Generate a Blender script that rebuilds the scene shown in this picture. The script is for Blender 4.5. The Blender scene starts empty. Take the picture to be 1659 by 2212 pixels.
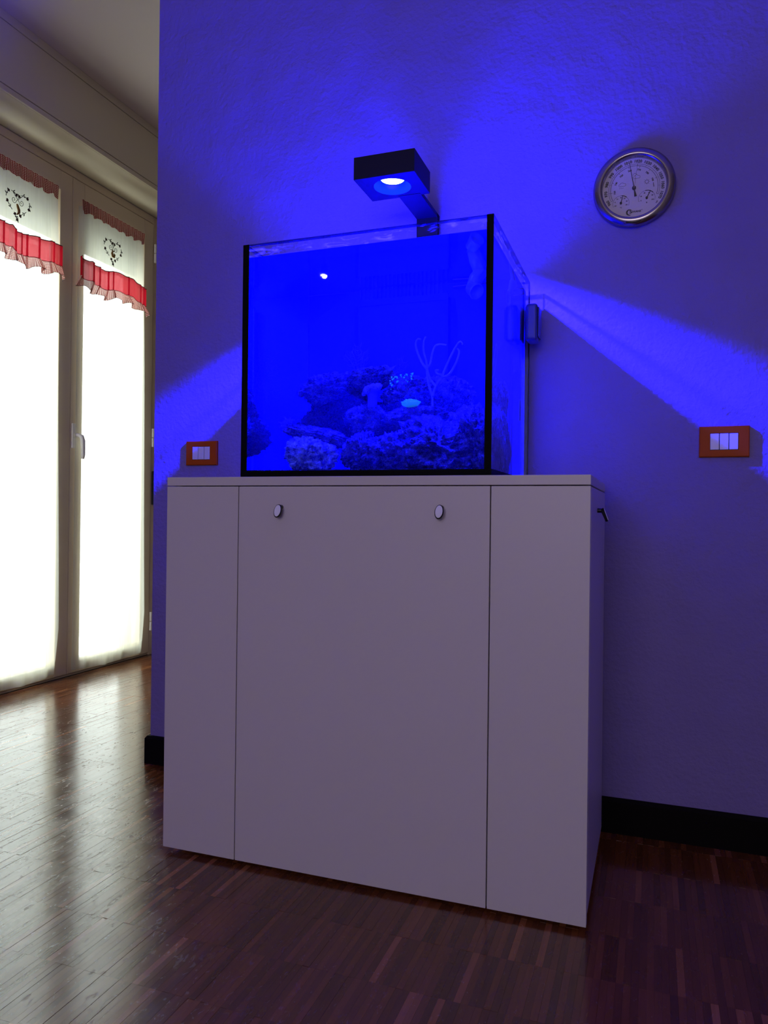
import bpy, bmesh, math, random
from mathutils import Vector, Matrix, noise
random.seed(7)
sc = bpy.context.scene
COL = sc.collection
PI = math.pi

# ------------------------------------------------------------------ camera
F_PX = 1607.73
CAM = Vector((1.1717, -1.6065, 0.8678))
yaw, pitch, roll = 0.3464, 0.0031, 0.0117
fw = Vector((-math.sin(yaw)*math.cos(pitch), math.cos(yaw)*math.cos(pitch), math.sin(pitch)))
rt = Vector((math.cos(yaw), math.sin(yaw), 0)); up = rt.cross(fw)
r2 = rt*math.cos(roll) + up*math.sin(roll); u2 = up*math.cos(roll) - rt*math.sin(roll)
cam_d = bpy.data.cameras.new('camera'); cam = bpy.data.objects.new('camera', cam_d); COL.objects.link(cam)
cam_d.sensor_fit = 'HORIZONTAL'; cam_d.sensor_width = 36; cam_d.lens = F_PX/1659*36
cam_d.clip_start = 0.02; cam_d.clip_end = 60
m = Matrix((r2, u2, -fw)).transposed().to_4x4(); m.translation = CAM
cam.matrix_world = m
sc.camera = cam

# ------------------------------------------------------------------ world and large lights
world = bpy.data.worlds.new('overcast_sky'); sc.world = world; world.use_nodes = True
bg = world.node_tree.nodes['Background']
bg.inputs[0].default_value = (0.94, 1.0, 0.97, 1); bg.inputs[1].default_value = 6.8

def area(name, loc, rot, sx, sy, energy, col, portal=False):
    l = bpy.data.lights.new(name, 'AREA'); l.shape = 'RECTANGLE'; l.size = sx; l.size_y = sy
    l.energy = energy; l.color = col
    o = bpy.data.objects.new(name, l); COL.objects.link(o); o.location = loc; o.rotation_euler = rot
    if portal: l.cycles.is_portal = True
    return o
# sky portal at the glazed door; added lamp standing in for window daylight, behind the camera
area('door_sky_portal', (-1.90, 1.49, 1.15), (0, -PI/2, 0), 2.36, 1.38, 1, (1, 1, 1), portal=True)
area('window_daylight_fill', (1.08, -3.97, 1.6), (PI/2, 0, 0), 1.9, 1.3, 28.5, (0.88, 0.775, 1.0))

LAMP = Vector((0.525, 0.268, 1.752))
WATER_Z = 1.502
def spot(name, loc, aim_up, energy, half_deg, blend, radius):
    l = bpy.data.lights.new(name, 'SPOT'); l.energy = energy; l.color = (0.006, 0.004, 1.0)
    l.spot_size = math.radians(2*half_deg); l.spot_blend = blend; l.shadow_soft_size = radius
    o = bpy.data.objects.new(name, l); COL.objects.link(o); o.location = loc
    if aim_up: o.rotation_euler = (PI, 0, 0)
    return o
# added underwater spot standing in for the lamp beam mirrored off the water
spot('water_mirror_standin', (LAMP.x, LAMP.y, 2*WATER_Z-LAMP.z), True, 195, 56, 0.15, 0.18)

vs = sc.view_settings
vs.view_transform = 'Standard'; vs.look = 'None'; vs.gamma = 1; vs.exposure = 0.0; vs.use_curve_mapping = False
cy = sc.cycles
cy.use_denoising = True
cy.max_bounces = 12; cy.diffuse_bounces = 4; cy.glossy_bounces = 6; cy.transmission_bounces = 10; cy.transparent_max_bounces = 24
cy.sample_clamp_indirect = 4.0
cy.caustics_reflective = True; cy.caustics_refractive = True

# ------------------------------------------------------------------ helpers
def lin(r, g, b):
    f = lambda c: (c/255/12.92 if c/255 <= .04045 else ((c/255+.055)/1.055)**2.4)
    return (f(r), f(g), f(b), 1)

class MB:
    def __init__(s): s.v = []; s.f = []; s.uv = {}
    def add(s, vs_, fs):
        n = len(s.v); s.v += [tuple(a) for a in vs_]; s.f += [tuple(i+n for i in f) for f in fs]; return s
    def box(s, x0, x1, y0, y1, z0, z1):
        return s.add([(x0,y0,z0),(x1,y0,z0),(x1,y1,z0),(x0,y1,z0),(x0,y0,z1),(x1,y0,z1),(x1,y1,z1),(x0,y1,z1)],
                     [(0,3,2,1),(4,5,6,7),(0,1,5,4),(1,2,6,5),(2,3,7,6),(3,0,4,7)])
    def tube(s, pts, rad, n=8, cap=True):
        pts = [Vector(p) for p in pts]
        if not isinstance(rad, (list, tuple)): rad = [rad]*len(pts)
        rings = []; prev = None
        for i, p in enumerate(pts):
            t = (pts[min(i+1, len(pts)-1)] - pts[max(i-1, 0)]).normalized()
            a = prev if prev is not None else (Vector((0,0,1)) if abs(t.z) < .9 else Vector((1,0,0)))
            a = (a - t*a.dot(t)).normalized(); prev = a; b = t.cross(a)
            rings.append([p + (a*math.cos(2*PI*k/n) + b*math.sin(2*PI*k/n))*rad[i] for k in range(n)])
        V = [q for r in rings for q in r]; F = []
        for i in range(len(pts)-1):
            for k in range(n):
                F.append((i*n+k, i*n+(k+1) % n, (i+1)*n+(k+1) % n, (i+1)*n+k))
        if cap: F.append(tuple(range(n))[::-1]); F.append(tuple((len(pts)-1)*n+k for k in range(n)))
        return s.add(V, F)
    def lathe(s, prof, n=48, c=(0,0,0), axis='z', closed=False):
        V = []; F = []
        for r, h in prof:
            for k in range(n):
                a = 2*PI*k/n; x, y = r*math.cos(a), r*math.sin(a)
                V.append((c[0]+x, c[1]+y, c[2]+h) if axis == 'z' else (c[0]+x, c[1]-h, c[2]+y))
        L = len(prof)
        for i in range(L if closed else L-1):
            for k in range(n):
                j = (i+1) % L
                F.append((i*n+k, i*n+(k+1) % n, j*n+(k+1) % n, j*n+k))
        if not closed:
            F.append(tuple(range(n))[::-1]); F.append(tuple((L-1)*n+k for k in range(n)))
        return s.add(V, F)
    def grid(s, fn, nu, nv, uvfn=None):
        n = len(s.v); V = []; F = []
        for j in range(nv+1):
            for i in range(nu+1):
                V.append(fn(i/nu, j/nv))
                if uvfn: s.uv[n+j*(nu+1)+i] = uvfn(i/nu, j/nv)
        for j in range(nv):
            for i in range(nu):
                a = j*(nu+1)+i; F.append((a, a+1, a+nu+2, a+nu+1))
        return s.add(V, F)
    def mesh(s, name, mats, smooth=False, bevel=0, seg=2, recalc=True):
        me = bpy.data.meshes.new(name); me.from_pydata(s.v, [], s.f)
        if s.uv:
            ul = me.uv_layers.new(name='UVMap')
            for lp in me.loops: ul.data[lp.index].uv = s.uv.get(lp.vertex_index, (0, 0))
        if recalc or bevel:
            bm = bmesh.new(); bm.from_mesh(me)
            if recalc: bmesh.ops.recalc_face_normals(bm, faces=bm.faces[:])
            if bevel: bmesh.ops.bevel(bm, geom=bm.edges[:], offset=bevel, segments=seg, affect='EDGES', profile=.5)
            bm.to_mesh(me); bm.free()
        for mt in (mats if isinstance(mats, (list, tuple)) else [mats]): me.materials.append(mt)
        if smooth:
            for p in me.polygons: p.use_smooth = True
        return me
    def build(s, name, mat, parent=None, **k):
        return link(name, s.mesh(name, mat, **k), parent)

def link(name, me, parent=None):
    o = bpy.data.objects.new(name, me); COL.objects.link(o)
    if parent is not None: o.parent = parent; o.matrix_parent_inverse = parent.matrix_world.inverted()
    return o
def tag(o, label=None, cat=None, group=None, kind=None):
    if label: o['label'] = label
    if cat: o['category'] = cat
    if group: o['group'] = group
    if kind: o['kind'] = kind
    return o
def thing(name, loc, label=None, cat=None, group=None, kind=None):
    o = bpy.data.objects.new(name, None); COL.objects.link(o); o.location = loc; o.empty_display_size = .05
    bpy.context.view_layer.update() if False else None
    o.matrix_world = Matrix.Translation(loc)
    return tag(o, label, cat, group, kind)

# ------------------------------------------------------------------ materials
def newmat(name):
    mt = bpy.data.materials.new(name); mt.use_nodes = True
    nt = mt.node_tree; return mt, nt, nt.nodes, nt.links, nt.nodes['Principled BSDF']
def pmat(name, col, rough=.5, metal=0, spec=.5, bump=None, coat=0):
    mt, nt, N, L, P = newmat(name)
    P.inputs['Base Color'].default_value = col if len(col) == 4 else (*col, 1)
    P.inputs['Roughness'].default_value = rough; P.inputs['Metallic'].default_value = metal
    P.inputs['Specular IOR Level'].default_value = spec; P.inputs['Coat Weight'].default_value = coat
    if bump:
        scale, strength, dist = bump
        tc = N.new('ShaderNodeTexCoord'); nz = N.new('ShaderNodeTexNoise'); b = N.new('ShaderNodeBump')
        nz.inputs['Scale'].default_value = scale; nz.inputs['Detail'].default_value = 4
        b.inputs['Strength'].default_value = strength; b.inputs['Distance'].default_value = dist
        L.new(tc.outputs['Object'], nz.inputs['Vector']); L.new(nz.outputs['Fac'], b.inputs['Height']); L.new(b.outputs['Normal'], P.inputs['Normal'])
    return mt
def emat(name, col, strength):
    mt, nt, N, L, P = newmat(name)
    P.inputs['Base Color'].default_value = (0, 0, 0, 1)
    P.inputs['Emission Color'].default_value = col; P.inputs['Emission Strength'].default_value = strength
    return mt

def wall_mat():
    mt, nt, N, L, P = newmat('plaster')
    P.inputs['Roughness'].default_value = .85; P.inputs['Specular IOR Level'].default_value = .15
    g = N.new('ShaderNodeNewGeometry')
    n1 = N.new('ShaderNodeTexNoise'); n1.inputs['Scale'].default_value = 75; n1.inputs['Detail'].default_value = 3
    n2 = N.new('ShaderNodeTexNoise'); n2.inputs['Scale'].default_value = 9; n2.inputs['Detail'].default_value = 3
    for n in (n1, n2): L.new(g.outputs['Position'], n.inputs['Vector'])
    ad = N.new('ShaderNodeMath'); ad.operation = 'MULTIPLY_ADD'; ad.inputs[1].default_value = 2.5
    L.new(n2.outputs['Fac'], ad.inputs[0]); L.new(n1.outputs['Fac'], ad.inputs[2])
    b = N.new('ShaderNodeBump'); b.inputs['Strength'].default_value = .9; b.inputs['Distance'].default_value = .0034
    L.new(ad.outputs[0], b.inputs['Height']); L.new(b.outputs['Normal'], P.inputs['Normal'])
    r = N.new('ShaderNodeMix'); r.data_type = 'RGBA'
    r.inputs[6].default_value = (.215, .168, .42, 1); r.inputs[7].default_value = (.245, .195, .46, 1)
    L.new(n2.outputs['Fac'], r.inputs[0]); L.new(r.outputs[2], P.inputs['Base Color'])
    return mt
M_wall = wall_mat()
M_ceil = pmat('ceiling_paint', (.74, .66, .59), .9, spec=.1, bump=(60, .2, .002))
M_room = pmat('room_wall_paint', (.42, .37, .31), .9, spec=.1, bump=(60, .2, .002))
M_frame = pmat('cream_lacquer', (.63, .51, .36), .35, spec=.4)
M_box = pmat('shutter_box_lacquer', (.64, .57, .41), .5, spec=.3)
M_skirt = pmat('dark_wood_skirting', (.003, .0018, .0016), .7, spec=.12)
M_cab = pmat('white_laminate', (.66, .62, .64), .38, spec=.35, bump=(900, .05, .0004))
M_cabd = pmat('dark_carcass', (.012, .012, .014), .7)
M_knob = pmat('knob_dark', (.03, .03, .035), .25, metal=.6)
M_knobf = pmat('knob_satin_face', (.88, .88, .90), .3)
M_black = pmat('black_silicone', (.002, .002, .004), .6, spec=.08)
M_lampb = pmat('black_lamp_metal', (.008, .008, .012), .55, spec=.2)
M_refl = pmat('lamp_reflector', (.006, .035, .7), .3)
M_led = emat('led_glow', (.45, .92, 1.0, 1), 14)
M_orange = pmat('orange_plastic', (.46, .080, .002), .45, spec=.08)
M_white = pmat('white_plastic', (.72, .71, .72), .35, spec=.4)
M_steel = pmat('brushed_steel', (.36, .32, .32), .24, metal=1.0)
M_dial = pmat('dial_paper', (.62, .57, .62), .6)
M_ink = pmat('dial_ink', (.02, .018, .03), .6)
M_film = pmat('blue_back_film', (.006, .014, .62), .55, spec=.2)
M_dark = pmat('dark_plastic', (.012, .012, .014), .4)
M_hinge = pmat('white_hinge', (.84, .81, .76), .35)
M_slat = pmat('shutter_slat', (.34, .32, .26), .6)
M_strap = pmat('strap_webbing', (.45, .40, .32), .8)
M_pipe = pmat('return_pipe_plastic', (.10, .14, .45), .35)
M_mag = pmat('magnet_plastic', (.035, .04, .16), .3)

def glass_mat(name, r0=.04, tint=(1, 1, 1), smear=0.0):
    mt, nt, N, L, P = newmat(name); N.remove(P); out = N['Material Output']
    lw = N.new('ShaderNodeLayerWeight'); lw.inputs['Blend'].default_value = .5
    pw = N.new('ShaderNodeMath'); pw.operation = 'POWER'; pw.inputs[1].default_value = 5
    ml = N.new('ShaderNodeMath'); ml.operation = 'MULTIPLY_ADD'; ml.inputs[1].default_value = 1-r0; ml.inputs[2].default_value = r0
    tr = N.new('ShaderNodeBsdfTransparent'); tr.inputs[0].default_value = (*tint, 1)
    gl = N.new('ShaderNodeBsdfGlossy'); gl.inputs['Roughness'].default_value = .015
    mx = N.new('ShaderNodeMixShader')
    L.new(lw.outputs['Facing'], pw.inputs[0]); L.new(pw.outputs[0], ml.inputs[0]); fac = ml
    if smear:      # wetted inside: below the water line the pane's reflection is left to the water face
        g0 = N.new('ShaderNodeNewGeometry'); s0 = N.new('ShaderNodeSeparateXYZ'); L.new(g0.outputs['Position'], s0.inputs[0])
        c0 = N.new('ShaderNodeMath'); c0.operation = 'GREATER_THAN'; c0.inputs[1].default_value = WATER_Z; L.new(s0.outputs['Z'], c0.inputs[0])
        c1 = N.new('ShaderNodeMath'); c1.operation = 'MULTIPLY_ADD'; c1.inputs[1].default_value = .75; c1.inputs[2].default_value = .25; L.new(c0.outputs[0], c1.inputs[0])
        fac = N.new('ShaderNodeMath'); fac.operation = 'MULTIPLY'; L.new(ml.outputs[0], fac.inputs[0]); L.new(c1.outputs[0], fac.inputs[1])
    L.new(fac.outputs[0], mx.inputs[0])
    L.new(tr.outputs[0], mx.inputs[1]); L.new(gl.outputs[0], mx.inputs[2])
    last = mx
    if smear:
        # dried water and salt streaks on the glass
        g = N.new('ShaderNodeNewGeometry'); mp = N.new('ShaderNodeMapping'); mp.inputs['Scale'].default_value = (14, 14, 60)
        nz = N.new('ShaderNodeTexNoise'); nz.inputs['Scale'].default_value = 1; nz.inputs['Detail'].default_value = 6; nz.inputs['Distortion'].default_value = 1.2
        rp = N.new('ShaderNodeValToRGB'); rp.color_ramp.elements[0].position = .56; rp.color_ramp.elements[1].position = .78
        rp.color_ramp.elements[1].color = (smear, smear, smear, 1)
        sx = N.new('ShaderNodeSeparateXYZ'); L.new(g.outputs['Position'], sx.inputs[0])
        gt = N.new('ShaderNodeMath'); gt.operation = 'GREATER_THAN'; gt.inputs[1].default_value = WATER_Z
        L.new(sx.outputs['Z'], gt.inputs[0])
        mu = N.new('ShaderNodeMath'); mu.operation = 'MULTIPLY'
        L.new(g.outputs['Position'], mp.inputs['Vector']); L.new(mp.outputs[0], nz.inputs['Vector']); L.new(nz.outputs['Fac'], rp.inputs[0])
        L.new(rp.outputs[0], mu.inputs[0]); L.new(gt.outputs[0], mu.inputs[1])
        df = N.new('ShaderNodeBsdfTranslucent'); df.inputs[0].default_value = (.8, .8, .8, 1)
        m2 = N.new('ShaderNodeMixShader'); L.new(mu.outputs[0], m2.inputs[0]); L.new(mx.outputs[0], m2.inputs[1]); L.new(df.outputs[0], m2.inputs[2])
        last = m2
    L.new(last.outputs[0], out.inputs['Surface'])
    return mt
M_glass = glass_mat('tank_glass', .03, (.97, .98, 1), smear=.24)
M_pane = glass_mat('window_glass', .03, (.95, .97, .96))
M_edge = glass_mat('glass_edge', .04, (.25, .30, .55))
M_dialglass = glass_mat('dial_glass', .03)

def haze(N, L, out):      # suspended particles that scatter the blue light
    v = N.new('ShaderNodeVolumeScatter'); v.inputs['Color'].default_value = (.05, .10, 1, 1)
    v.inputs['Density'].default_value = .25; v.inputs['Anisotropy'].default_value = .2
    L.new(v.outputs[0], out.inputs['Volume'])
def water_side():
    mt, nt, N, L, P = newmat('water_side'); N.remove(P); out = N['Material Output']
    g = N.new('ShaderNodeBsdfGlass'); g.inputs['IOR'].default_value = 1.33; g.inputs['Roughness'].default_value = 0
    g.inputs['Color'].default_value = (.72, .80, 1, 1)
    L.new(g.outputs[0], out.inputs['Surface']); haze(N, L, out); return mt
def water_top():
    mt, nt, N, L, P = newmat('water_top'); N.remove(P); out = N['Material Output']
    fr = N.new('ShaderNodeFresnel'); fr.inputs['IOR'].default_value = 1.33
    tr = N.new('ShaderNodeBsdfTransparent'); gl = N.new('ShaderNodeBsdfGlossy'); gl.inputs['Roughness'].default_value = .05
    mx = N.new('ShaderNodeMixShader')
    L.new(fr.outputs[0], mx.inputs[0]); L.new(tr.outputs[0], mx.inputs[1]); L.new(gl.outputs[0], mx.inputs[2])
    L.new(mx.outputs[0], out.inputs['Surface']); haze(N, L, out); return mt
M_ws, M_wt = water_side(), water_top()

def cloth(name, kind):
    mt, nt, N, L, P = newmat(name); N.remove(P); out = N['Material Output']
    tr = N.new('ShaderNodeBsdfTransparent'); tl = N.new('ShaderNodeBsdfTranslucent'); df = N.new('ShaderNodeBsdfDiffuse')
    m1 = N.new('ShaderNodeMixShader'); m2 = N.new('ShaderNodeMixShader')
    L.new(tl.outputs[0], m1.inputs[1]); L.new(df.outputs[0], m1.inputs[2]); m1.inputs[0].default_value = .68 if kind == 'sheer' else .45
    L.new(m1.outputs[0], m2.inputs[1]); L.new(tr.outputs[0], m2.inputs[2]); L.new(m2.outputs[0], out.inputs['Surface'])
    uv = N.new('ShaderNodeUVMap')
    if kind == 'sheer':
        for n in (tl, df): n.inputs[0].default_value = (.84, .85, .76, 1)
        wv = N.new('ShaderNodeTexNoise'); mp = N.new('ShaderNodeMapping'); mp.inputs['Scale'].default_value = (60, 2, 1)
        L.new(uv.outputs[0], mp.inputs[0]); L.new(mp.outputs[0], wv.inputs['Vector']); wv.inputs['Scale'].default_value = 1; wv.inputs['Detail'].default_value = 4
        mr = N.new('ShaderNodeMapRange'); mr.inputs[3].default_value = .30; mr.inputs[4].default_value = .50
        L.new(wv.outputs['Fac'], mr.inputs[0]); L.new(mr.outputs[0], m2.inputs[0])
    elif kind == 'red':
        for n in (tl, df): n.inputs[0].default_value = (.44, .008, .022, 1)
        nz = N.new('ShaderNodeTexNoise'); mp = N.new('ShaderNodeMapping'); mp.inputs['Scale'].default_value = (12, 260, 1)
        L.new(uv.outputs[0], mp.inputs[0]); L.new(mp.outputs[0], nz.inputs['Vector']); nz.inputs['Scale'].default_value = 1
        mr = N.new('ShaderNodeMapRange'); mr.inputs[3].default_value = .02; mr.inputs[4].default_value = .12
        tr.inputs[0].default_value = (1, .55, .6, 1)
        L.new(nz.outputs['Fac'], mr.inputs[0]); L.new(mr.outputs[0], m2.inputs[0])
    else:   # gingham check woven from the cloth's own coordinates
        sp = N.new('ShaderNodeSeparateXYZ'); L.new(uv.outputs[0], sp.inputs[0])
        fs = []
        for ax in ('X', 'Y'):
            a = N.new('ShaderNodeMath'); a.operation = 'MULTIPLY'; a.inputs[1].default_value = 1/.0075
            f = N.new('ShaderNodeMath'); f.operation = 'FRACT'; g = N.new('ShaderNodeMath'); g.operation = 'GREATER_THAN'; g.inputs[1].default_value = .5
            L.new(sp.outputs[ax], a.inputs[0]); L.new(a.outputs[0], f.inputs[0]); L.new(f.outputs[0], g.inputs[0]); fs.append(g)
        ad = N.new('ShaderNodeMath'); ad.operation = 'ADD'; L.new(fs[0].outputs[0], ad.inputs[0]); L.new(fs[1].outputs[0], ad.inputs[1])
        hf = N.new('ShaderNodeMath'); hf.operation = 'MULTIPLY'; hf.inputs[1].default_value = .5; L.new(ad.outputs[0], hf.inputs[0])
        rp = N.new('ShaderNodeValToRGB'); rp.color_ramp.interpolation = 'CONSTANT'
        e = rp.color_ramp.elements; e[0].color = (.66, .54, .48, 1); e[0].position = 0
        e[1].color = (.13, .010, .010, 1); e[1].position = .75
        x = e.new(.25); x.color = (.34, .060, .055, 1)
        L.new(hf.outputs[0], rp.inputs[0])
        for n in (tl, df): L.new(rp.outputs[0], n.inputs[0])
        m2.inputs[0].default_value = .06 if kind == 'gingham' else .0
    return mt
M_sheer, M_red, M_ging, M_gingd = cloth('sheer_voile', 'sheer'), cloth('red_voile', 'red'), cloth('gingham', 'gingham'), cloth('gingham_lined', 'gingham_lined')
M_trim = pmat('dark_braid', (.05, .018, .015), .8)
M_vine = pmat('embroidery_dark', (.018, .014, .01), .8)
M_flow = pmat('embroidery_brown', (.05, .010, .008), .8)
M_ochre = pmat('embroidery_ochre', (.22, .11, .012), .8)

def rock_mat(name, c0, c1, scale=38, c2=(.42, .46, .95, 1)):
    mt, nt, N, L, P = newmat(name)
    P.inputs['Roughness'].default_value = .8; P.inputs['Specular IOR Level'].default_value = .2
    g = N.new('ShaderNodeNewGeometry')
    nz = N.new('ShaderNodeTexNoise'); nz.inputs['Scale'].default_value = scale; nz.inputs['Detail'].default_value = 6; nz.inputs['Roughness'].default_value = .65
    vo = N.new('ShaderNodeTexVoronoi'); vo.inputs['Scale'].default_value = scale*5
    L.new(g.outputs['Position'], nz.inputs['Vector']); L.new(g.outputs['Position'], vo.inputs['Vector'])
    rp = N.new('ShaderNodeValToRGB'); rp.color_ramp.elements[0].position = .40; rp.color_ramp.elements[1].position = .62
    rp.color_ramp.elements[0].color = c0; rp.color_ramp.elements[1].color = c1
    L.new(nz.outputs['Fac'], rp.inputs[0])
    # pale squiggles: encrusting growth and bright ridge highlights painted into the colour
    n2 = N.new('ShaderNodeTexNoise'); n2.inputs['Scale'].default_value = scale*2.2; n2.inputs['Detail'].default_value = 3; n2.inputs['Distortion'].default_value = .8
    L.new(g.outputs['Position'], n2.inputs['Vector'])
    sb_ = N.new('ShaderNodeMath'); sb_.operation = 'SUBTRACT'; sb_.inputs[1].default_value = .5; L.new(n2.outputs['Fac'], sb_.inputs[0])
    ab = N.new('ShaderNodeMath'); ab.operation = 'ABSOLUTE'; L.new(sb_.outputs[0], ab.inputs[0])
    mr = N.new('ShaderNodeMapRange'); mr.inputs[1].default_value = .028; mr.inputs[2].default_value = .0; mr.inputs[3].default_value = 0; mr.inputs[4].default_value = 1
    L.new(ab.outputs[0], mr.inputs[0])
    ml = N.new('ShaderNodeMath'); ml.operation = 'MULTIPLY'; L.new(mr.outputs[0], ml.inputs[0]); L.new(nz.outputs['Fac'], ml.inputs[1])
    mx = N.new('ShaderNodeMix'); mx.data_type = 'RGBA'; mx.inputs[7].default_value = c2
    L.new(ml.outputs[0], mx.inputs[0]); L.new(rp.outputs[0], mx.inputs[6]); L.new(mx.outputs[2], P.inputs['Base Color'])
    ad = N.new('ShaderNodeMath'); ad.operation = 'MULTIPLY_ADD'; ad.inputs[1].default_value = .5
    L.new(vo.outputs['Distance'], ad.inputs[0]); L.new(nz.outputs['Fac'], ad.inputs[2])
    a2 = N.new('ShaderNodeMath'); a2.operation = 'MULTIPLY_ADD'; a2.inputs[1].default_value = .25; L.new(mr.outputs[0], a2.inputs[0]); L.new(ad.outputs[0], a2.inputs[2])
    b = N.new('ShaderNodeBump'); b.inputs['Strength'].default_value = 1; b.inputs['Distance'].default_value = .008
    L.new(a2.outputs[0], b.inputs['Height']); L.new(b.outputs['Normal'], P.inputs['Normal'])
    return mt
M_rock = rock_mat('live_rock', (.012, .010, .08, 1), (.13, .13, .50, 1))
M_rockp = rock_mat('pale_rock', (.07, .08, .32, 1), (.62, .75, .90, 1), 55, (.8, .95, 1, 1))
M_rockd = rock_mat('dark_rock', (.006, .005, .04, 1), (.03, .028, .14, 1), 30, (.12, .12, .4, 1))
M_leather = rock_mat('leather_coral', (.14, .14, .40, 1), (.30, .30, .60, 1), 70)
M_gorg = pmat('gorgonian_skin', (.16, .19, .55), .7, bump=(300, .6, .002))
M_fern = pmat('fern_coral_skin', (.06, .06, .40), .8)
def zoa_mat():   # fluorescing green polyps: blue pump light answered in green
    mt, nt, N, L, P = newmat('green_polyps')
    P.inputs['Base Color'].default_value = (.05, .5, .3, 1); P.inputs['Roughness'].default_value = .6
    P.inputs['Emission Color'].default_value = (.02, .42, .25, 1); P.inputs['Emission Strength'].default_value = .30
    return mt
M_zoa = zoa_mat()

def parquet_mat():
    mt, nt, N, L, P = newmat('varnished_parquet')
    g = N.new('ShaderNodeNewGeometry'); sp = N.new('ShaderNodeSeparateXYZ'); L.new(g.outputs['Position'], sp.inputs[0])
    def cell(sock, size, off):
        a = N.new('ShaderNodeMath'); a.operation = 'ADD'; a.inputs[1].default_value = off; L.new(sock, a.inputs[0])
        d = N.new('ShaderNodeMath'); d.operation = 'DIVIDE'; d.inputs[1].default_value = size; L.new(a.outputs[0], d.inputs[0])
        f = N.new('ShaderNodeMath'); f.operation = 'FLOOR'; L.new(d.outputs[0], f.inputs[0]); return f
    cx, cyy = cell(sp.outputs['X'], STRIP_W, 5.0), cell(sp.outputs['Y'], STRIP_L, STRIP_OFF)
    cb = N.new('ShaderNodeCombineXYZ'); L.new(cx.outputs[0], cb.inputs[0]); L.new(cyy.outputs[0], cb.inputs[1])
    wn = N.new('ShaderNodeTexWhiteNoise'); wn.noise_dimensions = '2D'; L.new(cb.outputs[0], wn.inputs['Vector'])
    rp = N.new('ShaderNodeValToRGB'); e = rp.color_ramp.elements
    e[0].position = 0; e[0].color = (.092, .026, .007, 1); e[1].position = 1; e[1].color = (.36, .13, .045, 1)
    for pos, c in ((.50, (.145, .041, .010, 1)), (.92, (.185, .055, .014, 1)), (.975, (.29, .098, .030, 1))):
        x = e.new(pos); x.color = c
    L.new(wn.outputs['Value'], rp.inputs[0])
    mp = N.new('ShaderNodeMapping'); mp.inputs['Scale'].default_value = (160, 9, 1); L.new(g.outputs['Position'], mp.inputs[0])
    gr = N.new('ShaderNodeTexNoise'); gr.inputs['Scale'].default_value = 1; gr.inputs['Detail'].default_value = 4; L.new(mp.outputs[0], gr.inputs['Vector'])
    mx = N.new('ShaderNodeMix'); mx.data_type = 'RGBA'; mx.blend_type = 'MULTIPLY'; mx.inputs[0].default_value = .6
    L.new(rp.outputs[0], mx.inputs[6])
    mr = N.new('ShaderNodeMapRange'); mr.inputs[3].default_value = .55; mr.inputs[4].default_value = 1.45; L.new(gr.outputs['Fac'], mr.inputs[0]); L.new(mr.outputs[0], mx.inputs[7])
    L.new(mx.outputs[2], P.inputs['Base Color'])
    # worn varnish: roughness and fine scratches
    n2 = N.new('ShaderNodeTexNoise'); n2.inputs['Scale'].default_value = 7; n2.inputs['Detail'].default_value = 5; L.new(g.outputs['Position'], n2.inputs['Vector'])
    m2 = N.new('ShaderNodeMapRange'); m2.inputs[1].default_value = .3; m2.inputs[2].default_value = .7; m2.inputs[3].default_value = .13; m2.inputs[4].default_value = .24
    L.new(n2.outputs['Fac'], m2.inputs[0])
    n4 = N.new('ShaderNodeTexNoise'); n4.inputs['Scale'].default_value = 1; n4.inputs['Detail'].default_value = 7; n4.inputs['Distortion'].default_value = 1.5
    mp4 = N.new('ShaderNodeMapping'); mp4.inputs['Scale'].default_value = (70, 28, 1); L.new(g.outputs['Position'], mp4.inputs[0]); L.new(mp4.outputs[0], n4.inputs['Vector'])
    m4 = N.new('ShaderNodeMapRange'); m4.inputs[1].default_value = .58; m4.inputs[2].default_value = .72; m4.inputs[3].default_value = 0; m4.inputs[4].default_value = .22
    L.new(n4.outputs['Fac'], m4.inputs[0]); a4 = N.new('ShaderNodeMath'); a4.operation = 'ADD'; L.new(m2.outputs[0], a4.inputs[0]); L.new(m4.outputs[0], a4.inputs[1])
    L.new(a4.outputs[0], P.inputs['Roughness'])
    P.inputs['Specular IOR Level'].default_value = .55; P.inputs['Coat Weight'].default_value = .2; P.inputs['Coat Roughness'].default_value = .16
    n3 = N.new('ShaderNodeTexNoise'); n3.inputs['Scale'].default_value = 1; n3.inputs['Detail'].default_value = 3
    mp3 = N.new('ShaderNodeMapping'); mp3.inputs['Scale'].default_value = (220, 30, 1); L.new(g.outputs['Position'], mp3.inputs[0]); L.new(mp3.outputs[0], n3.inputs['Vector'])
    b = N.new('ShaderNodeBump'); b.inputs['Strength'].default_value = .10; b.inputs['Distance'].default_value = .0008
    L.new(n3.outputs['Fac'], b.inputs['Height']); L.new(b.outputs['Normal'], P.inputs['Normal'])
    return mt
STRIP_W, STRIP_L, STRIP_OFF = .0135, .16, 8.15
M_parq = parquet_mat()
M_sub = pmat('floor_joint', (.006, .003, .002), .8)

# ------------------------------------------------------------------ the room
XL, XR, YB, YF, ZC = -1.70, 3.2, 2.75, -4.0, 3.0
YW, XE = .5468, -.4545          # tank wall plane and its free end
floor = tag(MB().box(XL-.25, XR, YF, YB, -.06, -.004).build('floor', M_sub), kind='structure')
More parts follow.
